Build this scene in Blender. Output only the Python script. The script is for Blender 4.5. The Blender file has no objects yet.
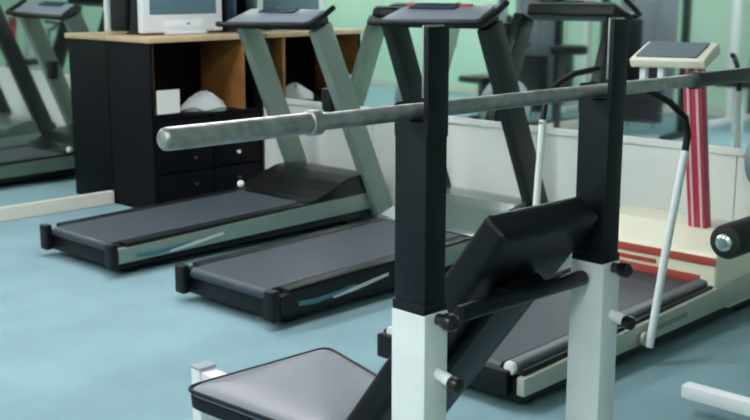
import bpy, bmesh, math, random
from mathutils import Vector, Matrix

random.seed(4)
SC = bpy.context.scene
COL = SC.collection

# ------------------------------------------------------------------ camera
cam_d = bpy.data.cameras.new('camera')
cam = bpy.data.objects.new('camera', cam_d)
COL.objects.link(cam)
cam.location = (0, 0, 1.5)
cam.rotation_euler = (math.radians(90 - 11.64), 0, math.radians(44.4))
cam_d.sensor_width = 36.0
cam_d.lens = 36.0 * 1116.0 / 750.0
cam_d.clip_start = 0.05
cam_d.dof.use_dof = True            # the photograph is evenly soft: focus set short of the whole scene
cam_d.dof.focus_distance = 1.0
cam_d.dof.aperture_fstop = 26.0
SC.camera = cam

# ------------------------------------------------------------------ world, exposure
w = bpy.data.worlds.new('world')
SC.world = w
w.use_nodes = True
w.node_tree.nodes['Background'].inputs[0].default_value = (0.9, 0.92, 0.95, 1)
w.node_tree.nodes['Background'].inputs[1].default_value = 0.25
SC.view_settings.view_transform = 'Standard'
SC.view_settings.look = 'None'
SC.view_settings.gamma = 1.0
SC.view_settings.exposure = 0.35
LAMP_STRENGTH = 16.0
# (x, y) of the ceiling fluorescent panels; last one added to brighten the wainscot
LAMPS = [(-5.2, 3.2), (-5.2, 0.8), (-3.0, -0.7), (-0.7, -0.8), (-3.3, 2.6)]

XL, XR, YB, YF, ZC = -6.55, 2.2, -1.55, 5.08, 2.75


# ------------------------------------------------------------------ materials
def mat(name, col, rough=0.5, metal=0.0, spec=0.5, var=0.0, vscale=8.0, bump=0.0, bscale=200.0, coat=0.0, emit=None):
    m = bpy.data.materials.new(name)
    m.use_nodes = True
    nt = m.node_tree
    b = nt.nodes['Principled BSDF']
    b.inputs['Base Color'].default_value = (*col, 1)
    b.inputs['Roughness'].default_value = rough
    b.inputs['Metallic'].default_value = metal
    b.inputs['Specular IOR Level'].default_value = spec
    if coat:
        b.inputs['Coat Weight'].default_value = coat
        b.inputs['Coat Roughness'].default_value = 0.15
    if emit:
        b.inputs['Emission Color'].default_value = (*emit[0], 1)
        b.inputs['Emission Strength'].default_value = emit[1]
    tc = nt.nodes.new('ShaderNodeTexCoord')
    if var > 0:
        n = nt.nodes.new('ShaderNodeTexNoise')
        n.inputs['Scale'].default_value = vscale
        n.inputs['Detail'].default_value = 5
        nt.links.new(tc.outputs['Object'], n.inputs['Vector'])
        r = nt.nodes.new('ShaderNodeValToRGB')
        r.color_ramp.elements[0].position = 0.3
        r.color_ramp.elements[1].position = 0.7
        r.color_ramp.elements[0].color = (*[max(0, c * (1 - var)) for c in col], 1)
        r.color_ramp.elements[1].color = (*[min(1, c * (1 + var)) for c in col], 1)
        nt.links.new(n.outputs['Fac'], r.inputs['Fac'])
        nt.links.new(r.outputs['Color'], b.inputs['Base Color'])
    if bump > 0:
        n2 = nt.nodes.new('ShaderNodeTexNoise')
        n2.inputs['Scale'].default_value = bscale
        n2.inputs['Detail'].default_value = 3
        nt.links.new(tc.outputs['Object'], n2.inputs['Vector'])
        bp = nt.nodes.new('ShaderNodeBump')
        bp.inputs['Strength'].default_value = bump
        bp.inputs['Distance'].default_value = 0.004
        nt.links.new(n2.outputs['Fac'], bp.inputs['Height'])
        nt.links.new(bp.outputs['Normal'], b.inputs['Normal'])
    return m


M = {
    'carpet': mat('teal_carpet', (0.212, 0.338, 0.378), 0.95, spec=0.1, var=0.10, vscale=2.2, bump=0.6, bscale=160),
    'wall': mat('mint_paint', (0.57, 0.80, 0.65), 0.7, var=0.03, vscale=2),
    'wain': mat('pale_panel', (0.80, 0.83, 0.80), 0.5, var=0.03, vscale=3),
    'ceil': mat('ceiling_white', (0.75, 0.78, 0.76), 0.9),
    'cream_trim': mat('cream_trim', (0.66, 0.64, 0.56), 0.5),
    'mirror': mat('mirror_glass', (0.82, 0.88, 0.84), 0.035, metal=1.0),
    'black_plastic': mat('black_plastic', (0.005, 0.0055, 0.008), 0.42, spec=0.3, var=0.2, vscale=30),
    'black_gloss': mat('black_gloss', (0.006, 0.008, 0.009), 0.28, spec=.35),
    'hood_reflection': mat('black_plastic_sheen', (0.10, 0.14, 0.13), 0.25, coat=0.4),  # black hood; the wainscot's reflection is put into this greenish base colour
    'belt': mat('belt_rubber', (0.036, 0.047, 0.062), 0.5, spec=0.6, var=0.12, vscale=40, bump=0.25, bscale=400),
    'silver_green': mat('silver_green_paint', (0.23, 0.30, 0.26), 0.4, metal=0.35, var=0.05, vscale=12),
    'dark_upright': mat('dark_upright_paint', (0.007, 0.013, 0.013), 0.4, spec=.4),
    'teal_decal': mat('teal_decal', (0.035, 0.17, 0.20), 0.4),
    'white_decal': mat('white_decal', (0.55, 0.60, 0.62), 0.4),
    'console_grey': mat('console_grey', (0.17, 0.20, 0.24), 0.35, var=0.05),
    'display': mat('display_dark', (0.012, 0.016, 0.045), 0.2),
    'red_print': mat('red_print', (0.42, 0.07, 0.05), 0.4),
    'cream_plastic': mat('cream_plastic', (0.80, 0.78, 0.62), 0.4),
    'cream_metal': mat('cream_metal', (0.44, 0.47, 0.40), 0.4, metal=0.2),
    'red_paint': mat('red_paint', (0.46, 0.035, 0.075), 0.35),
    'pink_stripe': mat('pink_stripe', (0.72, 0.45, 0.47), 0.4),
    'white_paint': mat('white_paint', (0.84, 0.84, 0.87), 0.35, var=0.03, vscale=14),
    'white_pole': mat('white_pole', (0.74, 0.78, 0.79), 0.35),
    'black_tube': mat('black_tube', (0.005, 0.0065, 0.012), 0.42, spec=0.28, var=0.25, vscale=20),
    'vinyl': mat('black_vinyl', (0.0045, 0.005, 0.009), 0.42, spec=0.28, bump=0.15, bscale=120),
    'seat_vinyl': mat('black_vinyl_sheen', (0.185, 0.195, 0.23), 0.4, spec=0.6, bump=0.15, bscale=120),  # reflected light on black vinyl painted in as a grey base colour
    'steel': mat('worn_steel', (0.42, 0.395, 0.39), 0.36, metal=0.85, var=0.25, vscale=40, bump=0.3, bscale=500),
    'chrome': mat('chrome', (0.75, 0.77, 0.78), 0.2, metal=1.0),
    'dark_steel': mat('dark_steel', (0.06, 0.06, 0.07), 0.45, metal=0.6),
    'wood_top': mat('pale_wood', (0.50, 0.37, 0.22), 0.45, var=0.12, vscale=9),
    'wood_brown': mat('brown_wood', (0.26, 0.11, 0.03), 0.5, var=0.25, vscale=9),
    'desk_black': mat('black_laminate', (0.003, 0.0035, 0.006), 0.5, spec=0.12, var=0.15, vscale=6),
    'paper': mat('paper', (0.72, 0.74, 0.70), 0.8),
    'beige_plastic': mat('beige_plastic', (0.62, 0.66, 0.70), 0.45),
    'crt': mat('crt_glass', (0.10, 0.18, 0.22), 0.12, spec=0.7),
    'grey_iron': mat('grey_iron', (0.28, 0.33, 0.38), 0.5),
    'rail_grey': mat('rail_grey', (0.10, 0.115, 0.135), 0.45),
    'foam': mat('black_foam', (0.008, 0.009, 0.011), 0.6),
    'knob': mat('knob_plastic', (0.012, 0.007, 0.009), 0.3),
    'knob_white': mat('white_knob', (0.75, 0.76, 0.76), 0.35),
    'lamp': mat('lamp_diffuser', (0.9, 0.9, 0.9), 0.5, emit=((1.0, 0.965, 0.985), LAMP_STRENGTH)),
    'lamp_housing': mat('lamp_housing', (0.8, 0.8, 0.8), 0.5),
    'towel': mat('folded_towel', (0.42, 0.45, 0.46), 0.9),
}


# ------------------------------------------------------------------ mesh helper
class B:
    def __init__(s):
        s.bm = bmesh.new()

    def _fin(s, verts, bevel, seg):
        if bevel > 0:
            vs = set(verts)
            es = [e for e in s.bm.edges if e.verts[0] in vs and e.verts[1] in vs]
            bmesh.ops.bevel(s.bm, geom=es, offset=bevel, segments=seg, affect='EDGES', profile=0.6, clamp_overlap=True)

    def hexa(s, p, bevel=0.0, seg=2):
        """8 points: bottom ring then top ring, counter-clockwise from above."""
        v = [s.bm.verts.new(q) for q in p]
        for f in ((3, 2, 1, 0), (4, 5, 6, 7), (0, 1, 5, 4), (1, 2, 6, 5), (2, 3, 7, 6), (3, 0, 4, 7)):
            s.bm.faces.new([v[i] for i in f])
        s._fin(v, bevel, seg)
        return s

    def box(s, x0, x1, y0, y1, z0, z1, bevel=0.0, seg=2):
        return s.hexa([(x0, y0, z0), (x1, y0, z0), (x1, y1, z0), (x0, y1, z0),
                       (x0, y0, z1), (x1, y0, z1), (x1, y1, z1), (x0, y1, z1)], bevel, seg)

    def beam(s, p0, p1, a, b, side=(1, 0, 0), bevel=0.0, a1=None, b1=None, seg=2):
        """box along p0->p1, size a along 'side', b across."""
        p0, p1 = Vector(p0), Vector(p1)
        d = (p1 - p0).normalized()
        u = Vector(side)
        u = (u - d * u.dot(d)).normalized()
        v = d.cross(u)
        a1 = a if a1 is None else a1
        b1 = b if b1 is None else b1
        pts = []
        for p, aa, bb in ((p0, a, b), (p1, a1, b1)):
            for su, sv in ((-1, -1), (1, -1), (1, 1), (-1, 1)):
                pts.append(p + u * su * aa / 2 + v * sv * bb / 2)
        return s.hexa(pts, bevel, seg)

    def prism(s, prof, axis, a0, a1, bevel=0.0, seg=2, taper=1.0):
        """2D profile extruded along 'x' (profile = y,z), 'y' (x,z) or 'z' (x,y)."""
        def P(q, a):
            return {'x': (a, q[0], q[1]), 'y': (q[0], a, q[1]), 'z': (q[0], q[1], a)}[axis]
        A = [s.bm.verts.new(P(q, a0)) for q in prof]
        Bv = [s.bm.verts.new(P(q, a1)) for q in prof]
        n = len(prof)
        s.bm.faces.new(A)
        s.bm.faces.new(Bv[::-1])
        for i in range(n):
            s.bm.faces.new((A[i], Bv[i], Bv[(i + 1) % n], A[(i + 1) % n]))
        s._fin(A + Bv, bevel, seg)
        return s

    def lathe(s, p0, p1, prof, n=20):
        """profile of (t along p0->p1 in metres, radius)."""
        p0, p1 = Vector(p0), Vector(p1)
        d = (p1 - p0).normalized()
        u = d.orthogonal().normalized()
        v = d.cross(u)
        rings = []
        for t, r in prof:
            c = p0 + d * t
            rings.append([s.bm.verts.new(c + (u * math.cos(2 * math.pi * k / n) + v * math.sin(2 * math.pi * k / n)) * max(r, 1e-4)) for k in range(n)])
        for A, C in zip(rings, rings[1:]):
            for k in range(n):
                s.bm.faces.new((A[k], A[(k + 1) % n], C[(k + 1) % n], C[k]))
        s.bm.faces.new(rings[0][::-1])
        s.bm.faces.new(rings[-1])
        return s

    def cyl(s, p0, p1, r, r1=None, n=20, ch=0.0):
        L = (Vector(p1) - Vector(p0)).length
        r1 = r if r1 is None else r1
        if ch > 0:
            return s.lathe(p0, p1, [(0, r - ch), (ch * 0.3, r - ch * 0.3), (ch, r), (L - ch, r1), (L - ch * 0.3, r1 - ch * 0.3), (L, r1 - ch)], n)
        return s.lathe(p0, p1, [(0, r), (L, r1)], n)

    def ball(s, c, r, n=16, sq=1.0):
        prof = [(r - r * math.cos(math.pi * k / 10), r * math.sin(math.pi * k / 10)) for k in range(11)]
        c = Vector(c)
        return s.lathe(c - Vector((0, 0, r)), c + Vector((0, 0, r)), prof, n)

    def tube(s, pts, r, n=12):
        pts = [Vector(p) for p in pts]
        rings = []
        prev = None
        for i, p in enumerate(pts):
            d = ((pts[min(i + 1, len(pts) - 1)] - pts[max(i - 1, 0)])).normalized()
            if prev is None:
                u = d.orthogonal().normalized()
            else:
                u = (prev - d * prev.dot(d)).normalized()
            prev = u
            v = d.cross(u)
            rings.append([s.bm.verts.new(p + (u * math.cos(2 * math.pi * k / n) + v * math.sin(2 * math.pi * k / n)) * r) for k in range(n)])
        for A, C in zip(rings, rings[1:]):
            for k in range(n):
                s.bm.faces.new((A[k], A[(k + 1) % n], C[(k + 1) % n], C[k]))
        s.bm.faces.new(rings[0][::-1])
        s.bm.faces.new(rings[-1])
        return s



def _build(s, name, m, parent=None, smooth=True, origin=None):
    bmesh.ops.recalc_face_normals(s.bm, faces=s.bm.faces)
    me = bpy.data.meshes.new(name)
    if origin is not None:
        bmesh.ops.translate(s.bm, vec=-Vector(origin), verts=s.bm.verts)
    s.bm.to_mesh(me)
    s.bm.free()
    me.materials.append(m)
    if smooth:
        for p in me.polygons:
            p.use_smooth = True
        me.set_sharp_from_angle(angle=math.radians(38))
    o = bpy.data.objects.new(name, me)
    COL.objects.link(o)
    if origin is not None:
        o.location = origin
    if parent is not None:
        o.parent = parent
    return o


B.build = _build


def thing(name, label, cat, loc=(0, 0, 0), rz=0.0, group=None):
    o = bpy.data.objects.new(name, None)
    o.empty_display_size = 0.1
    COL.objects.link(o)
    o.location = loc
    o.rotation_euler = (0, 0, rz)
    o['label'] = label
    o['category'] = cat
    if group:
        o['group'] = group
    return o


def tag(o, label, cat, group=None):
    o['label'] = label
    o['category'] = cat
    if group:
        o['group'] = group
    return o


def struct(name, b, m, label=None):
    o = b.build(name, m, smooth=False)
    o['kind'] = 'structure'
    if label:
        o['label'] = label
    return o


# ------------------------------------------------------------------ the room
struct('floor', B().box(XL, XR, YB, YF, -0.08, 0.0), M['carpet'], 'teal blue carpet covering the gym floor')
struct('ceiling', B().box(XL - .12, XR + .12, YB - .12, YF + .12, ZC, ZC + 0.1), M['ceil'], 'flat white ceiling above the gym')
struct('wall_front', B().box(XL - .12, XR + .12, YF, YF + .12, -0.08, ZC), M['wall'], 'mint wall in front of the treadmills behind mirror')
struct('wall_left', B().box(XL - .12, XL, YB, YF, -0.08, ZC), M['wall'], 'mint wall behind the black desk')
struct('wall_right', B().box(XR, XR + .12, YB, YF, -0.08, ZC), M['wall'], 'mint wall opposite the desk')
struct('wall_back', B().box(XL - .12, XR + .12, YB - .12, YB, -0.08, ZC), M['wall'], 'mint wall opposite the mirrors')
struct('baseboard_left', B().box(XL, XL + .03, YB, 4.105, 0, 0.09, .006), M['cream_trim'], 'cream baseboard strip under the left mirror')
struct('baseboard_right', B().box(XR - .02, XR, YB, YF, 0, 0.09, .004), M['cream_trim'])
struct('baseboard_back', B().box(XL + .03, XR - .02, YB, YB + .02, 0, 0.09, .004), M['cream_trim'])
# pale wainscot boards below the mirror with its rail
wb = B()
x = XL
for xa, xb in ((XL, -5.12), (-5.115, -4.98), (-4.975, -3.7), (-3.695, -2.5), (-2.495, -1.2), (-1.195, 0.5), (0.505, XR - .02)):
    wb.box(xa, xb, YF - .012, YF, 0.0, 0.665, .003)
struct('trim_1', wb, M['wain'], 'pale wainscot panels under the long mirror')
struct('trim_2', B().box(XL, XR - .02, YF - .026, YF, 0.665, 0.70, .004), M['wain'], 'pale rail between wainscot and mirror')
o = B().box(XL + .02, XR - .05, YF - .008, YF, 0.70, 2.45, .002).build('wall_mirror', M['mirror'], smooth=False)
tag(o, 'long wall mirror above the pale wainscot facing the treadmills', 'mirror')
o = B().box(XL, XL + .008, -1.45, YF - .03, 0.09, 2.45, .002).build('wall_mirror', M['mirror'], smooth=False)
tag(o, 'tall mirror behind the black desk reaching down to baseboard', 'mirror')

for i, (lx, ly) in enumerate(LAMPS):
    t = thing('ceiling_light', 'white fluorescent ceiling panel set flush in the gym ceiling', 'ceiling light', (lx, ly, ZC), 0, 'fluorescent ceiling panels')
    B().box(-.34, .34, -.64, .64, -.05, 0, .004).build('housing', M['lamp_housing'], t)
    B().box(-.30, .30, -.60, .60, -.058, -.051).build('diffuser', M['lamp'], t, smooth=False)


# ------------------------------------------------------------------ treadmills
def rail_z(y):
    return 0.172 + 0.022 * y


def make_treadmill(label, loc, up, hood, cl=.40, cz=0.0, inlay=True):
    t = thing('treadmill', label, 'treadmill', loc, 0)
    # black undercarriage, flared out low to paint the shadow line under the panels
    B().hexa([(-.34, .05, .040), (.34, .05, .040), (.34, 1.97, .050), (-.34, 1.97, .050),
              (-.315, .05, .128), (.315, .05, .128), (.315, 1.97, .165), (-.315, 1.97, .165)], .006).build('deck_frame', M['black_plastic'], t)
    # belt: rounded band over the rear roller
    prof = []
    for k in range(9):
        a = math.pi / 2 + math.pi * k / 8
        prof.append((.055 + .026 * math.cos(a), .145 + .026 * math.sin(a)))
    prof += [(1.60, .155), (1.60, .205)]
    B().prism(prof, 'x', -.272, .272).build('running_belt', M['belt'], t)
    for sx in (-1, 1):
        x0, x1 = sorted((sx * .276, sx * .352))
        B().hexa([(x0, .10, .13), (x1, .10, .13), (x1, 1.66, .17), (x0, 1.66, .17),
                  (x0, .10, rail_z(.1)), (x1, .10, rail_z(.1)), (x1, 1.66, rail_z(1.66)), (x0, 1.66, rail_z(1.66))], .008).build('foot_rail', M['black_plastic'], t)
        x0, x1 = sorted((sx * .318, sx * .356))
        sp = B().hexa([(x0, .047, .070), (x1, .047, .070), (x1, 1.98, .098), (x0, 1.98, .098),
                       (x0, .047, .150), (x1, .047, .150), (x1, 1.98, .208), (x0, 1.98, .208)], .006).build('side_panel', M['silver_green'], t)
        # black rear half of the panel with its printed wave
        xo = sx * .357
        x0, x1 = sorted((sx * .316, sx * .360))
        if inlay:
            B().hexa([(x0, .046, .068), (x1, .046, .068), (x1, .90, .080), (x0, .90, .080),
                  (x0, .046, .153), (x1, .046, .153), (x1, .80, .173), (x0, .80, .173)]).build('panel_inlay', M['black_plastic'], sp)
        x0, x1 = sorted((xo + sx * .003, xo + sx * .005))
        pr = [(.15, .092), (.26, .084), (.38, .094), (.50, .114), (.50, .124), (.38, .112), (.26, .106), (.15, .112)]
        B().prism(pr, 'x', x0, x1).build('wave_decal', M['teal_decal'], sp)
        pr = [(.36, .084), (.50, .094), (.72, .122), (.72, .136), (.50, .112), (.36, .094)]
        B().prism(pr, 'x', x0, x1 + .001).build('stripe_decal', M['white_decal'], sp)
        x0, x1 = sorted((sx * .292, sx * .360))
        B().box(x0, x1, 0, .045, .042, .182, .012, 3).build('end_cap', M['black_plastic'], t)
        x0, x1 = sorted((sx * .22, sx * .30))
        B().box(x0, x1, 1.72, 1.86, 0, .07, .012).build('foot', M['black_plastic'], t)
        x0, x1 = sorted((sx * .22, sx * .29))
        B().box(x0, x1, .13, .20, 0, .07, .012).build('foot', M['black_plastic'], t)
        B().beam((.015 + sx * .352, 1.985, .06), (sx * .333, 1.483, 1.235 + cz), .07, .14, (1, 0, 0), .012).build('upright', up, t)
    # motor hood, humped
    prof = [(1.36, .205), (1.42, .216), (1.52, .246), (1.62, .290), (1.72, .318), (1.84, .325), (1.94, .310), (2.0, .27), (2.02, .20), (2.02, .10), (1.66, .10), (1.60, .205)]
    B().prism(prof, 'x', -.355, .355, .02, 3).build('motor_hood', hood, t)
    L, dz = cl, cz
    c = B().hexa([(-L, 1.37, 1.205 + dz), (.37, 1.37, 1.215 + dz), (.35, 1.55, 1.25 + dz), (-L + .06, 1.55, 1.25 + dz),
                  (-L, 1.35, 1.240 + dz), (.37, 1.35, 1.250 + dz), (.35, 1.53, 1.322 + dz), (-L + .06, 1.53, 1.317 + dz)], .012, 3).build('console', M['black_plastic'], t)
    B().hexa([(-L + .015, 1.36, 1.238 + dz), (.355, 1.36, 1.248 + dz), (.335, 1.525, 1.312 + dz), (-L + .075, 1.525, 1.307 + dz),
              (-L + .015, 1.355, 1.250 + dz), (.355, 1.355, 1.260 + dz), (.335, 1.52, 1.332 + dz), (-L + .075, 1.52, 1.327 + dz)], .005).build('control_panel', M['console_grey'], c)
    B().hexa([(-.20, 1.465, 1.304 + dz), (.12, 1.465, 1.307 + dz), (.12, 1.522, 1.330 + dz), (-.19, 1.522, 1.328 + dz),
              (-.20, 1.46, 1.310 + dz), (.12, 1.46, 1.313 + dz), (.12, 1.517, 1.338 + dz), (-.19, 1.517, 1.336 + dz)]).build('display', M['display'], c)
    B().tube([(-L - .05, 1.345, 1.232 + dz), (-L - .01, 1.325, 1.232 + dz), (-.2, 1.322, 1.236 + dz), (.2, 1.322, 1.246 + dz), (.37, 1.330, 1.250 + dz), (.405, 1.36, 1.262 + dz), (.415, 1.44, 1.30 + dz), (.412, 1.52, 1.345 + dz)], .017, 12).build('grab_bar', M['black_plastic'], t)
    return t


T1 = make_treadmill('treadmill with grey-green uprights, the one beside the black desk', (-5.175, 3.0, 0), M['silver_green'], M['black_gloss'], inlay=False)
B().ball((-.33, 1.40, .228), .024).build('safety_key', M['knob_white'], T1)
B().lathe((.255, 1.63, .72), (.255, 1.63, .87), [(0, .035), (.01, .045), (.13, .05), (.14, .046)], 18).build('bottle_holder', M['black_plastic'], T1)
T2 = make_treadmill('treadmill with black uprights in the middle of the row', (-3.915, 3.0, 0), M['dark_upright'], M['hood_reflection'], .33, .045)
c2 = [c for c in T2.children if c.name.startswith('console')][0]
B().hexa([(-.25, 1.50, 1.358), (.20, 1.50, 1.362), (.20, 1.518, 1.368), (-.24, 1.518, 1.366),
          (-.25, 1.495, 1.370), (.20, 1.495, 1.374), (.20, 1.515, 1.381), (-.24, 1.515, 1.379)]).build('console_band', M['red_print'], c2)

# the old cream and red treadmill with swing poles
T3 = thing('treadmill', 'old cream treadmill with red column and white swing poles', 'treadmill', (-2.585, 3.0, 0))
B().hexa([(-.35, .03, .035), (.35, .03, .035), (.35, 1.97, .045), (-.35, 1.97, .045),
          (-.33, .03, .115), (.33, .03, .115), (.33, 1.95, .165), (-.33, 1.95, .165)], .006).build('deck_frame', M['black_plastic'], T3)  # wide black lower edge put in for the shadow gap under the panels
prof = []
for k in range(9):
    a = math.pi / 2 + math.pi * k / 8
    prof.append((.05 + .024 * math.cos(a), .135 + .024 * math.sin(a)))
prof += [(1.50, .15), (1.50, .195)]
B().prism(prof, 'x', -.245, .245).build('running_belt', M['belt'], T3)
for sx in (-1, 1):
    x0, x1 = sorted((sx * .262, sx * .318))
    fr = B().hexa([(x0, .04, .12), (x1, .04, .12), (x1, 1.45, .165), (x0, 1.45, .165),
                   (x0, .04, .172), (x1, .04, .172), (x1, 1.45, .212), (x0, 1.45, .212)], .016, 3).build('foot_rail', M['rail_grey'], T3)
    B().cyl((sx * .29, .02, .150), (sx * .29, .042, .150), .026, ch=.008).build('rail_cap', M['knob_white'], fr)
    x0, x1 = sorted((sx * .326, sx * .345))
    B().hexa([(x0, .04, .125), (x1, .04, .125), (x1, 1.5, .16), (x0, 1.5, .16),
              (x0, .04, .150), (x1, .04, .150), (x1, 1.5, .192), (x0, 1.5, .192)], .004).build('rail_gap', M['black_plastic'], T3)
    x0, x1 = sorted((sx * .327, sx * .362))
    sp = B().hexa([(x0, .02, .060), (x1, .02, .060), (x1, 1.98, .085), (x0, 1.98, .085),
                   (x0, .02, .128), (x1, .02, .128), (x1, 1.98, .20), (x0, 1.98, .20)], .006).build('side_panel', M['cream_metal'], T3)
    x0, x1 = sorted((sx * .362, sx * .365))
    B().prism([(.90, .105), (1.15, .112), (1.15, .130), (.90, .122)], 'x', x0, x1).build('side_decal', M['silver_green'], sp)
    x0, x1 = sorted((sx * .24, sx * .31))
    B().box(x0, x1, .10, .18, 0, .06, .01).build('foot', M['black_plastic'], T3)
    B().box(x0, x1, 1.72, 1.86, 0, .06, .01).build('foot', M['black_plastic'], T3)
    # swing pole with bracket and black hand grip
    yp = .79 if sx > 0 else 1.08
    B().cyl((sx * .362, yp, .10), (sx * .385, yp, .10), .028, ch=.006).build('pole_pivot', M['cream_metal'], T3)
    if sx > 0:
        pts = [(.40, .79, .07), (.405, .87, .45), (.410, .97, .84)]
        gp = [(.410, .965, .82), (.408, .985, .90), (.40, .975, .97), (.38, .88, 1.04), (.34, .74, 1.10), (.30, .62, 1.13)]
    else:
        pts = [(-.395, 1.08, .07), (-.395, 1.10, .50), (-.395, 1.13, .88)]
        gp = [(-.395, 1.125, .86), (-.395, 1.15, .97), (-.38, 1.20, 1.03), (-.35, 1.30, 1.08), (-.30, 1.42, 1.10)]
    pl = B().tube(pts, .0165, 12).build('swing_pole', M['white_pole'], T3)
    B().tube(gp, .0145, 12).build('hand_grip', M['black_plastic'], pl)
B().box(-.34, .30, -.005, .032, .05, .145, .01).build('rear_cover', M['black_plastic'], T3)
prof = [(1.40, .10), (1.40, .315), (1.42, .335), (1.60, .395), (1.80, .40), (1.95, .34), (2.0, .24), (2.0, .06), (1.55, .06)]
hd = B().prism(prof, 'x', -.34, .355, .018, 3).build('motor_hood', M['cream_plastic'], T3)
B().box(-.335, .350, 1.394, 1.402, .278, .314, .002).build('red_stripe', M['red_print'], hd)
B().box(-.335, .28, 1.394, 1.402, .192, .228, .002).build('red_stripe', M['red_print'], hd)
B().box(-.15, .06, 1.394, 1.402, .242, .262, .002).build('red_dash', M['red_print'], hd)
cb = B().beam((.150, 1.62, .37), (.122, 1.53, 1.13), .092, .05, (1, 0, 0), .008).build('column', M['red_paint'], T3)
for dx in (-.018, .026):
    B().beam((.150 + dx, 1.592, .38), (.122 + dx, 1.502, 1.12), .012, .006, (1, 0, 0)).build('column_stripe', M['pink_stripe'], cb)
co = B().hexa([(-.125, 1.41, 1.115), (.245, 1.41, 1.125), (.235, 1.56, 1.185), (-.115, 1.56, 1.185),
               (-.125, 1.39, 1.155), (.245, 1.39, 1.165), (.235, 1.535, 1.236), (-.115, 1.535, 1.230)], .010, 3).build('console', M['cream_plastic'], T3)
B().hexa([(-.095, 1.405, 1.165), (.20, 1.405, 1.172), (.20, 1.515, 1.222), (-.09, 1.515, 1.216),
          (-.095, 1.40, 1.171), (.20, 1.40, 1.178), (.20, 1.512, 1.234), (-.09, 1.512, 1.228)]).build('display', M['console_grey'], co)
for dx in (-.09, .0):
    B().box(dx, dx + .03, 1.43, 1.46, 1.04, 1.12, .004).build('console_bracket', M['white_pole'], co)

# ------------------------------------------------------------------ incline bench with rack
RZ = math.radians(-2.4)
BO = Vector((-1.44, 1.91, 0))            # centre between the two posts
bench = thing('incline_bench', 'white framed incline press bench with black pads and rack posts', 'weight bench', BO, RZ)
# local frame: y runs along the bar, -x towards the seat
PY = 0.298
for sy in (-1, 1):
    y = sy * PY
    B().box(-.048, .048, y - .034, y + .034, .04, .852, .006).build('post', M['white_paint'], bench)
    B().box(-.044, .043, y - .030, y + .030, .853, 1.233, .005).build('post_sleeve', M['black_tube'], bench)
    B().box(-.046, .045, y - .033, y + .033, .845, .870, .003).build('sleeve_collar', M['black_tube'], bench)
    # bar catch: tall back plate and low front lip
    ct = B()
    ct.prism([(.032, 1.233), (.046, 1.20), (.046, 1.405), (.044, 1.414), (.036, 1.414), (.034, 1.30)], 'y', y - .029, y + .029, .003)
    ct.prism([(-.046, 1.20), (-.046, 1.262), (-.040, 1.268), (-.036, 1.262), (-.034, 1.233)], 'y', y - .029, y + .029, .002)
    cobj = ct.build('bar_catch', M['black_tube'], bench)
    B().box(.029, .0335, y - .029, y + .027, 1.28, 1.417, .001).build('catch_glint', M['steel'], cobj)  # pale strip added for the light caught on the plate edge
    # pull pins on the back of each post
    for z, name in ((.842, 'pull_pin'), (.712, 'pull_pin')):
        if z > .8:
            px = .062
            p = B().cyl((.044, y + .004, z - .004), (.066, y + .004, z - .004), .012).build(name, M['dark_steel'], bench)
            B().lathe((.062, y + .004, z - .004), (.120, y + .004, z - .004), [(0, .010), (.005, .0165), (.018, .019), (.028, .0175), (.034, .010)], 16).build('pin_knob', M['knob'], p)
        else:
            p = B().cyl((.044, y + .006, z + .012), (.086, y + .006, z + .002), .013).build(name, M['white_paint'], bench)
            B().lathe((.080, y + .006, z + .002), (.14, y + .006, z - .002), [(0, .008), (.004, .0145), (.017, .017), (.027, .0155), (.032, .008)], 16).build('pin_knob', M['knob'], p)
    B().beam((-.42, y, .025), (.42, y, .025), .05, .08, (0, 0, 1), .008).build('floor_foot', M['white_paint'], bench)
B().box(-.03, .03, -PY + .034, PY - .034, .27, .34, .006).build('cross_member', M['white_paint'], bench)
# bar that carries the backrest
B().cyl((-.004, -.175, .812), (-.004, .256, .812), .0185, ch=.005).build('back_support_bar', M['black_tube'], bench)
B().box(-.075, -.006, .0, .10, .795, .829, .004).build('support_strut', M['black_tube'], bench)


def pad(name, corners_top, thick, nrm, m, r=.022):
    """padded board: four top corners and a thickness along -nrm, crowned and rounded."""
    n = Vector(nrm).normalized()
    b = B()
    tops = [Vector(c) for c in corners_top]
    low = [c - n * thick for c in tops]
    b.hexa([tuple(c) for c in low] + [tuple(c) for c in tops], r, 4)
    return b.build(name, m, bench)


# backrest: back face from (0.06, z 1.01) down to (-0.42, z 0.45), pad thickness to the front
def bl(x, z):
    return (x, z)


dirv = Vector((.42, 0, .55)).normalized()
nf = Vector((-.55, 0, .42)).normalized()      # front of the pad, towards the sitter
top = Vector((.052, .078, .968))
bot = top - dirv * .80
hw = .168
T = .080
f_top, f_bot = top + nf * T, bot + nf * T
pad('backrest', [f_bot + Vector((0, -hw, 0)), f_bot + Vector((0, hw, 0)), f_top + Vector((0, hw, 0)), f_top + Vector((0, -hw, 0))][::-1], T, nf, M['vinyl'])
B().beam(bot + dirv * .06 - nf * .016 + Vector((0, 0, 0)), top - dirv * .16 - nf * .016, .12, .026, (0, 1, 0), .004).build('backrest_bracket', M['black_tube'], bench)
# seat, wider at the front
sz = .398
def seat_outline(f):
    """rounded trapezoid, wider at the front (-x), shrunk by f"""
    cs = [(-.960, -.240), (-.455, -.165), (-.455, .185), (-.955, .275)]
    cx, cy = -.70, .012
    pts = []
    n = len(cs)
    for i in range(n):
        p = Vector((*cs[i], 0))
        a_ = Vector((*cs[i - 1], 0))
        c_ = Vector((*cs[(i + 1) % n], 0))
        r = .045
        d0, d1 = (a_ - p).normalized(), (c_ - p).normalized()
        for k in range(6):
            q = k / 5
            pts.append(p + d0 * r * (1 - q) ** 2 + d1 * r * q ** 2)
    return [(cx + (p.x - cx) * (1 - f / .25), cy + (p.y - cy) * (1 - f / .22)) for p in pts]


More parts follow.
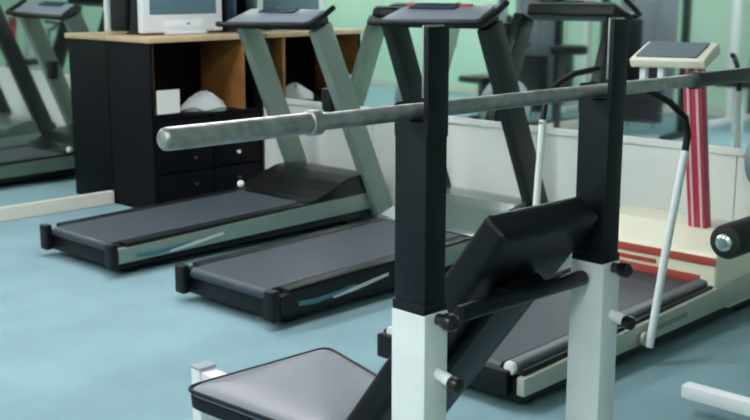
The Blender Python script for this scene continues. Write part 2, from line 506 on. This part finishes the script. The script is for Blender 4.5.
sb = B()
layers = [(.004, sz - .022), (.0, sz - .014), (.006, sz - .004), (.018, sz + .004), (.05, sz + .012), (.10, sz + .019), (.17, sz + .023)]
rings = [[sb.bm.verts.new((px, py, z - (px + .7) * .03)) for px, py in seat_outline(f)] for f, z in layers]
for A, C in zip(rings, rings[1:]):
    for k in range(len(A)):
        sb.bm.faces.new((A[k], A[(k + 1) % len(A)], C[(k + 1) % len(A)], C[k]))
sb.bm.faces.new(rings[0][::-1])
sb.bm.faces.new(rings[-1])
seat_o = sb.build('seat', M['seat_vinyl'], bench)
sb = B()
rings = [[sb.bm.verts.new((px, py, z - (px + .7) * .03)) for px, py in seat_outline(f)] for f, z in ((.014, sz - .066), (.002, sz - .056), (.0, sz - .023))]
for A, C in zip(rings, rings[1:]):
    for k in range(len(A)):
        sb.bm.faces.new((A[k], A[(k + 1) % len(A)], C[(k + 1) % len(A)], C[k]))
sb.bm.faces.new(rings[0][::-1])
sb.bm.faces.new(rings[-1])
sb.build('seat_base', M['vinyl'], bench)
ol = [(px, py, sz - .006 - (px + .7) * .03) for px, py in seat_outline(-.001)]
B().tube(ol + ol[:1], .006, 8).build('piping', M['vinyl'], seat_o)
B().box(-.90, -.50, -.15, .15, .335, .347, .003).build('seat_plate', M['black_tube'], bench)
# spine and front leg
B().beam((-1.215, .014, .296), (-.03, .014, .29), .055, .055, (0, 1, 0), .006).build('spine', M['white_paint'], bench)
lg = B().box(-1.262, -1.215, -.018, .042, .0, .330, .005).build('front_leg', M['white_paint'], bench)
B().box(-1.265, -1.212, -.021, .045, .330, .336, .002).build('leg_cap', M['grey_iron'], lg)
B().box(-1.27, -1.205, -.25, .29, .0, .05, .008).build('front_foot', M['white_paint'], bench)

# barbell lying in the catches
bar = thing('barbell', 'long bare steel barbell resting on the black rack posts', 'barbell', (BO.x, BO.y, 1.25), RZ)
bx = -.006
L0, C0, C1, L1 = -.885, -.567, .70, 1.12
B().cyl((bx, C0, 0), (bx, C1, 0), .0160, n=20).build('shaft', M['steel'], bar)
for a, b_ in ((L0, C0), (C1, L1)):
    d = 1 if b_ == C1 or a == C1 else -1
    p0, p1 = ((bx, b_, 0), (bx, a, 0)) if a == L0 else ((bx, a, 0), (bx, b_, 0))
    LL = b_ - a
    s_ = B().lathe(p0, p1, [(0, .0195), (LL - .012, .0195), (LL - .005, .0185), (LL, .014)], 22).build('sleeve', M['steel' if d < 0 else 'dark_steel'], bar)
    B().lathe(p0, p1, [(-.012, .0165), (-.010, .0235), (.012, .0235), (.014, .0195)], 22).build('collar', M['steel' if d < 0 else 'dark_steel'], s_)

# ------------------------------------------------------------------ black desk in the corner
DX0, DX1, DY0, DY1, DT = XL + .012, -6.05, 4.12, YF - .03, 1.105
desk = thing('desk', 'tall black desk with pale wood top in the mirrored corner', 'desk', (DX0, DY0, 0))


def dl(b, name, m, parent=desk, smooth=True):
    """mesh given in room coordinates, linked under the desk."""
    bmesh.ops.translate(b.bm, vec=-Vector((DX0, DY0, 0)), verts=b.bm.verts)
    return b.build(name, m, parent, smooth)


dl(B().box(DX0, DX1 + .02, DY0 - .015, DY1, DT, DT + .034, .006), 'desk_top', M['wood_top'])
dl(B().box(DX0, DX1, DY0, DY0 + .025, 0, DT, .003), 'end_panel', M['desk_black'])
dl(B().box(DX0 + .01, DX1 - .01, DY0 + .026, DY0 + .034, .64, DT - .002), 'end_lining', M['wood_brown'])
dl(B().box(DX0, DX1, DY1 - .025, DY1, 0, DT, .003), 'end_panel', M['desk_black'])
dl(B().box(DX0, DX0 + .012, DY0 + .026, DY1 - .026, .0, DT - .001), 'back_panel', M['desk_black'])
dl(B().box(DX0 + .013, DX1 - .005, DY0 + .026, DY1 - .026, .60, .625, .002), 'shelf', M['desk_black'])
dl(B().box(DX0 + .013, DX1 - .004, 4.875, 4.90, .626, DT - .001, .002), 'divider', M['wood_brown'])
dl(B().box(DX0 + .013, DX1 - .02, DY0 + .026, DY1 - .026, .0, .06), 'plinth', M['desk_black'])
for ya, yb in ((DY0 + .03, 4.60), (4.61, DY1 - .03)):
    for za, zb in ((.07, .24), (.25, .42), (.43, .595)):
        dr = dl(B().box(DX0 + .05, DX1 - .002, ya, yb, za, zb, .004), 'drawer', M['desk_black'])
        yc, zc = (ya + yb) / 2 + (.07 if ya < 4.5 else -.0), (za + zb) / 2
        dl(B().lathe((DX1 - .002, yc, zc), (DX1 + .03, yc, zc), [(0, .007), (.012, .006), (.018, .013), (.026, .013), (.030, .006)], 14), 'knob', M['knob_white'] if (ya > 4.5 and za > .2 and za < .3) else M['dark_steel'], dr)
# things on and in the desk
o = B().hexa([(DX1 + .001, 4.16, .645), (DX1 + .001, 4.34, .645), (DX1 + .001, 4.34, .80), (DX1 + .001, 4.16, .80),
              (DX1 + .004, 4.16, .645), (DX1 + .004, 4.34, .645), (DX1 + .004, 4.34, .80), (DX1 + .004, 4.16, .80)]).build('paper_notice', M['paper'], smooth=False)
tag(o, 'white paper sheet hanging at the corner of the black desk', 'paper')
tw = B()
tw.lathe((-6.20, 4.66, .626), (-6.20, 4.66, .80), [(0, .15), (.02, .165), (.05, .14), (.08, .10), (.105, .06), (.12, .02)], 28)
for v in tw.bm.verts:
    a_ = math.atan2(v.co.y - 4.66, v.co.x + 6.20)
    k = 1 + .18 * math.sin(3 * a_ + 1) + .08 * math.sin(7 * a_)
    v.co.x = -6.20 + (v.co.x + 6.20) * k * .85
    v.co.y = 4.66 + (v.co.y - 4.66) * k
    if v.co.z > .64:
        v.co.z += .012 * math.sin(5 * a_ + v.co.z * 60)
o = tw.build('towel', M['towel'])
tag(o, 'pale crumpled cloth heaped on the open desk shelf', 'towel')
# CRT monitor
mo = thing('computer_monitor', 'pale boxy tube monitor standing on the pale wood desk top', 'monitor', (-6.34, 4.585, DT + .034))
B().box(-.10, .08, -.16, .16, 0, .022, .01).build('base', M['beige_plastic'], mo)
bz = B()
bz.hexa([(-.03, -.335, .012), (.035, -.335, .012), (.035, .335, .012), (-.03, .335, .012), (-.03, -.33, .54), (.028, -.33, .54), (.028, .33, .54), (-.03, .33, .54)], .018, 3)
bezel = bz.build('bezel', M['beige_plastic'], mo)
B().hexa([(.030, -.275, .135), (.0365, -.275, .135), (.0365, .275, .135), (.030, .275, .135), (.024, -.27, .50), (.0325, -.27, .50), (.0325, .27, .50), (.024, .27, .50)], .003).build('screen', M['crt'], mo)
B().box(.030, .037, .02, .05, .062, .082, .003).build('power_button', M['grey_iron'], bezel)
B().box(.030, .0365, -.17, .16, .052, .096, .003).build('control_strip', M['knob_white'], bezel)
B().hexa([(-.185, -.30, .03), (-.031, -.325, .02), (-.031, .325, .02), (-.185, .30, .03), (-.185, -.27, .44), (-.031, -.32, .52), (-.031, .32, .52), (-.185, .27, .44)], .02, 3).build('tube_housing', M['black_plastic'], mo)
sp = thing('loudspeaker', 'slim black loudspeaker in the mirrored corner, right beside monitor', 'speaker', (-6.36, 4.985, DT + .034))
B().box(-.07, .07, -.045, .045, 0, .28, .008).build('cabinet', M['black_plastic'], sp)
B().box(.070, .074, -.038, .038, .02, .26, .002).build('grille', M['display'], sp)

# ------------------------------------------------------------------ leg machine entering from the right
lm = thing('leg_machine', 'leg curl machine with white floor tube and black foam roller', 'exercise machine', (-1.0, 3.35, 0))


def lml(b, name, m, parent=lm):
    bmesh.ops.translate(b.bm, vec=-Vector((-1.0, 3.35, 0)), verts=b.bm.verts)
    return b.build(name, m, parent)


lml(B().box(-1.83, -.3, 3.405, 3.460, .06, .11, .008), 'floor_tube', M['white_paint'])
for xx in (-1.45, -.4):
    lml(B().cyl((xx, 3.435, 0), (xx, 3.435, .05), .025, ch=.004), 'foot', M['black_plastic'])
lml(B().box(-.75, -.69, 3.40, 3.47, .11, 1.25, .006), 'mast', M['white_paint'])
lml(B().beam((-.72, 3.435, .75), (-1.39, 3.36, .80), .05, .05, (0, 0, 1), .006), 'lever', M['white_paint'])
rl = lml(B().cyl((-1.40, 2.80, .795), (-1.40, 3.26, .795), .049, ch=.012, n=24), 'foam_roller', M['foam'])
lml(B().cyl((-1.40, 2.785, .795), (-1.40, 3.39, .795), .0155, n=16), 'roller_axle', M['chrome'], rl)
lml(B().lathe((-1.40, 2.801, .795), (-1.40, 2.78, .795), [(0, .026), (.008, .024), (.014, .016)], 18), 'roller_cap', M['chrome'], rl)
lml(B().box(-.72 - .28, -.72 + .22, 3.30, 3.58, .52, .58, .02), 'seat', M['vinyl'])

pk = lml(B().cyl((-.69, 3.43, .947), (-1.66, 3.43, .947), .014), 'plate_peg', M['chrome'])
lml(B().lathe((-1.62, 3.43, .947), (-1.584, 3.43, .947), [(0, .03), (0, .085), (.004, .10), (.032, .10), (.036, .085), (.036, .03)], 36), 'weight_plate', M['grey_iron'])

# ------------------------------------------------------------------ machines standing behind the viewer, seen in the mirrors
def exercise_bike(label, loc, rz, m):
    t = thing('exercise_bike', label, 'exercise bike', loc, rz)
    B().beam((0, -.5, .07), (0, .5, .07), .07, .05, (1, 0, 0), .008).build('frame', m, t)
    for y in (-.5, .5):
        B().cyl((-.25, y, .03), (.25, y, .03), .03, ch=.006).build('floor_foot', M['dark_steel'], t)
    B().cyl((-.05, .28, .42), (.05, .28, .42), .25, ch=.02, n=32).build('flywheel_cover', m, t)
    B().beam((0, .30, .6), (0, .42, 1.12), .05, .05, (1, 0, 0), .008).build('handle_post', m, t)
    B().tube([(-.24, .22, 1.16), (-.22, .38, 1.14), (0, .42, 1.12), (.22, .38, 1.14), (.24, .22, 1.16)], .017).build('handlebar', M['black_plastic'], t)
    B().box(-.11, .11, .36, .44, 1.14, 1.30, .015).build('console', M['console_grey'], t)
    B().beam((0, -.28, .08), (0, -.33, .85), .045, .045, (1, 0, 0), .006).build('seat_post', M['dark_steel'], t)
    B().prism([(-.06, .12), (.06, .12), (.14, -.14), (.08, -.2), (-.08, -.2), (-.14, -.14)], 'z', .85, .93, .02).build('saddle', M['vinyl'], t).location = (0, -.35, 0)
    for s in (-1, 1):
        B().beam((s * .07, .28, .42), (s * .08, .28 + s * .13, .32), .03, .03, (1, 0, 0), .004).build('crank', M['dark_steel'], t)
        B().box(s * .14 - .05, s * .14 + .05, .23 + s * .13, .33 + s * .13, .30, .33, .005).build('pedal', M['black_plastic'], t)
    return t


def weight_machine(label, loc, rz, m):
    t = thing('weight_machine', label, 'exercise machine', loc, rz)
    for s in (-1, 1):
        B().box(s * .42 - .035, s * .42 + .035, -.035, .035, 0, 2.1, .006).build('upright', m, t)
        B().box(s * .42 - .035, s * .42 + .035, -.45, .45, 0, .06, .006).build('floor_foot', m, t)
        B().cyl((s * .13, 0, .06), (s * .13, 0, 2.04), .012, n=12).build('guide_rod', M['chrome'], t)
    B().box(-.385, .385, -.035, .035, 2.04, 2.1, .006).build('top_beam', m, t)
    st = B()
    for k in range(12):
        st.box(-.2, .2, -.07, .07, .12 + k * .05, .165 + k * .05, .004)
    st.build('weight_stack', M['dark_steel'], t)
    B().tube([(-.45, -.28, 1.85), (-.35, -.28, 1.95), (0, -.28, 1.97), (.35, -.28, 1.95), (.45, -.28, 1.85)], .016).build('pull_bar', M['chrome'], t)
    B().cyl((0, -.28, 1.97), (0, -.02, 2.05), .006, n=8).build('cable', M['black_plastic'], t)
    B().box(-.19, .19, -.85, -.5, .46, .53, .025).build('seat', M['vinyl'], t)
    B().box(-.04, .04, -.7, -.62, 0, .46, .006).build('seat_post', m, t)
    return t


exercise_bike('exercise bike with grey cover standing behind, seen in the mirror', (-5.9, 2.15, 0), .3, M['grey_iron'])
weight_machine('white weight machine with dark stack, seen in the mirror', (-5.2, -1.03, 0), math.radians(180), M['white_paint'])
bm_ = weight_machine('black weight machine with dark shroud, seen in the mirror', (-5.85, .40, 0), math.radians(172), M['black_tube'])
B().box(-.30, .30, .075, .10, .30, 1.55, .01).build('shroud', M['console_grey'], bm_)
B().box(-.16, .16, -.46, -.40, .55, 1.15, .03, 3).build('back_pad', M['vinyl'], bm_)
B().box(-.04, .04, -.40, -.03, .80, .86, .006).build('pad_arm', M['dark_steel'], bm_)
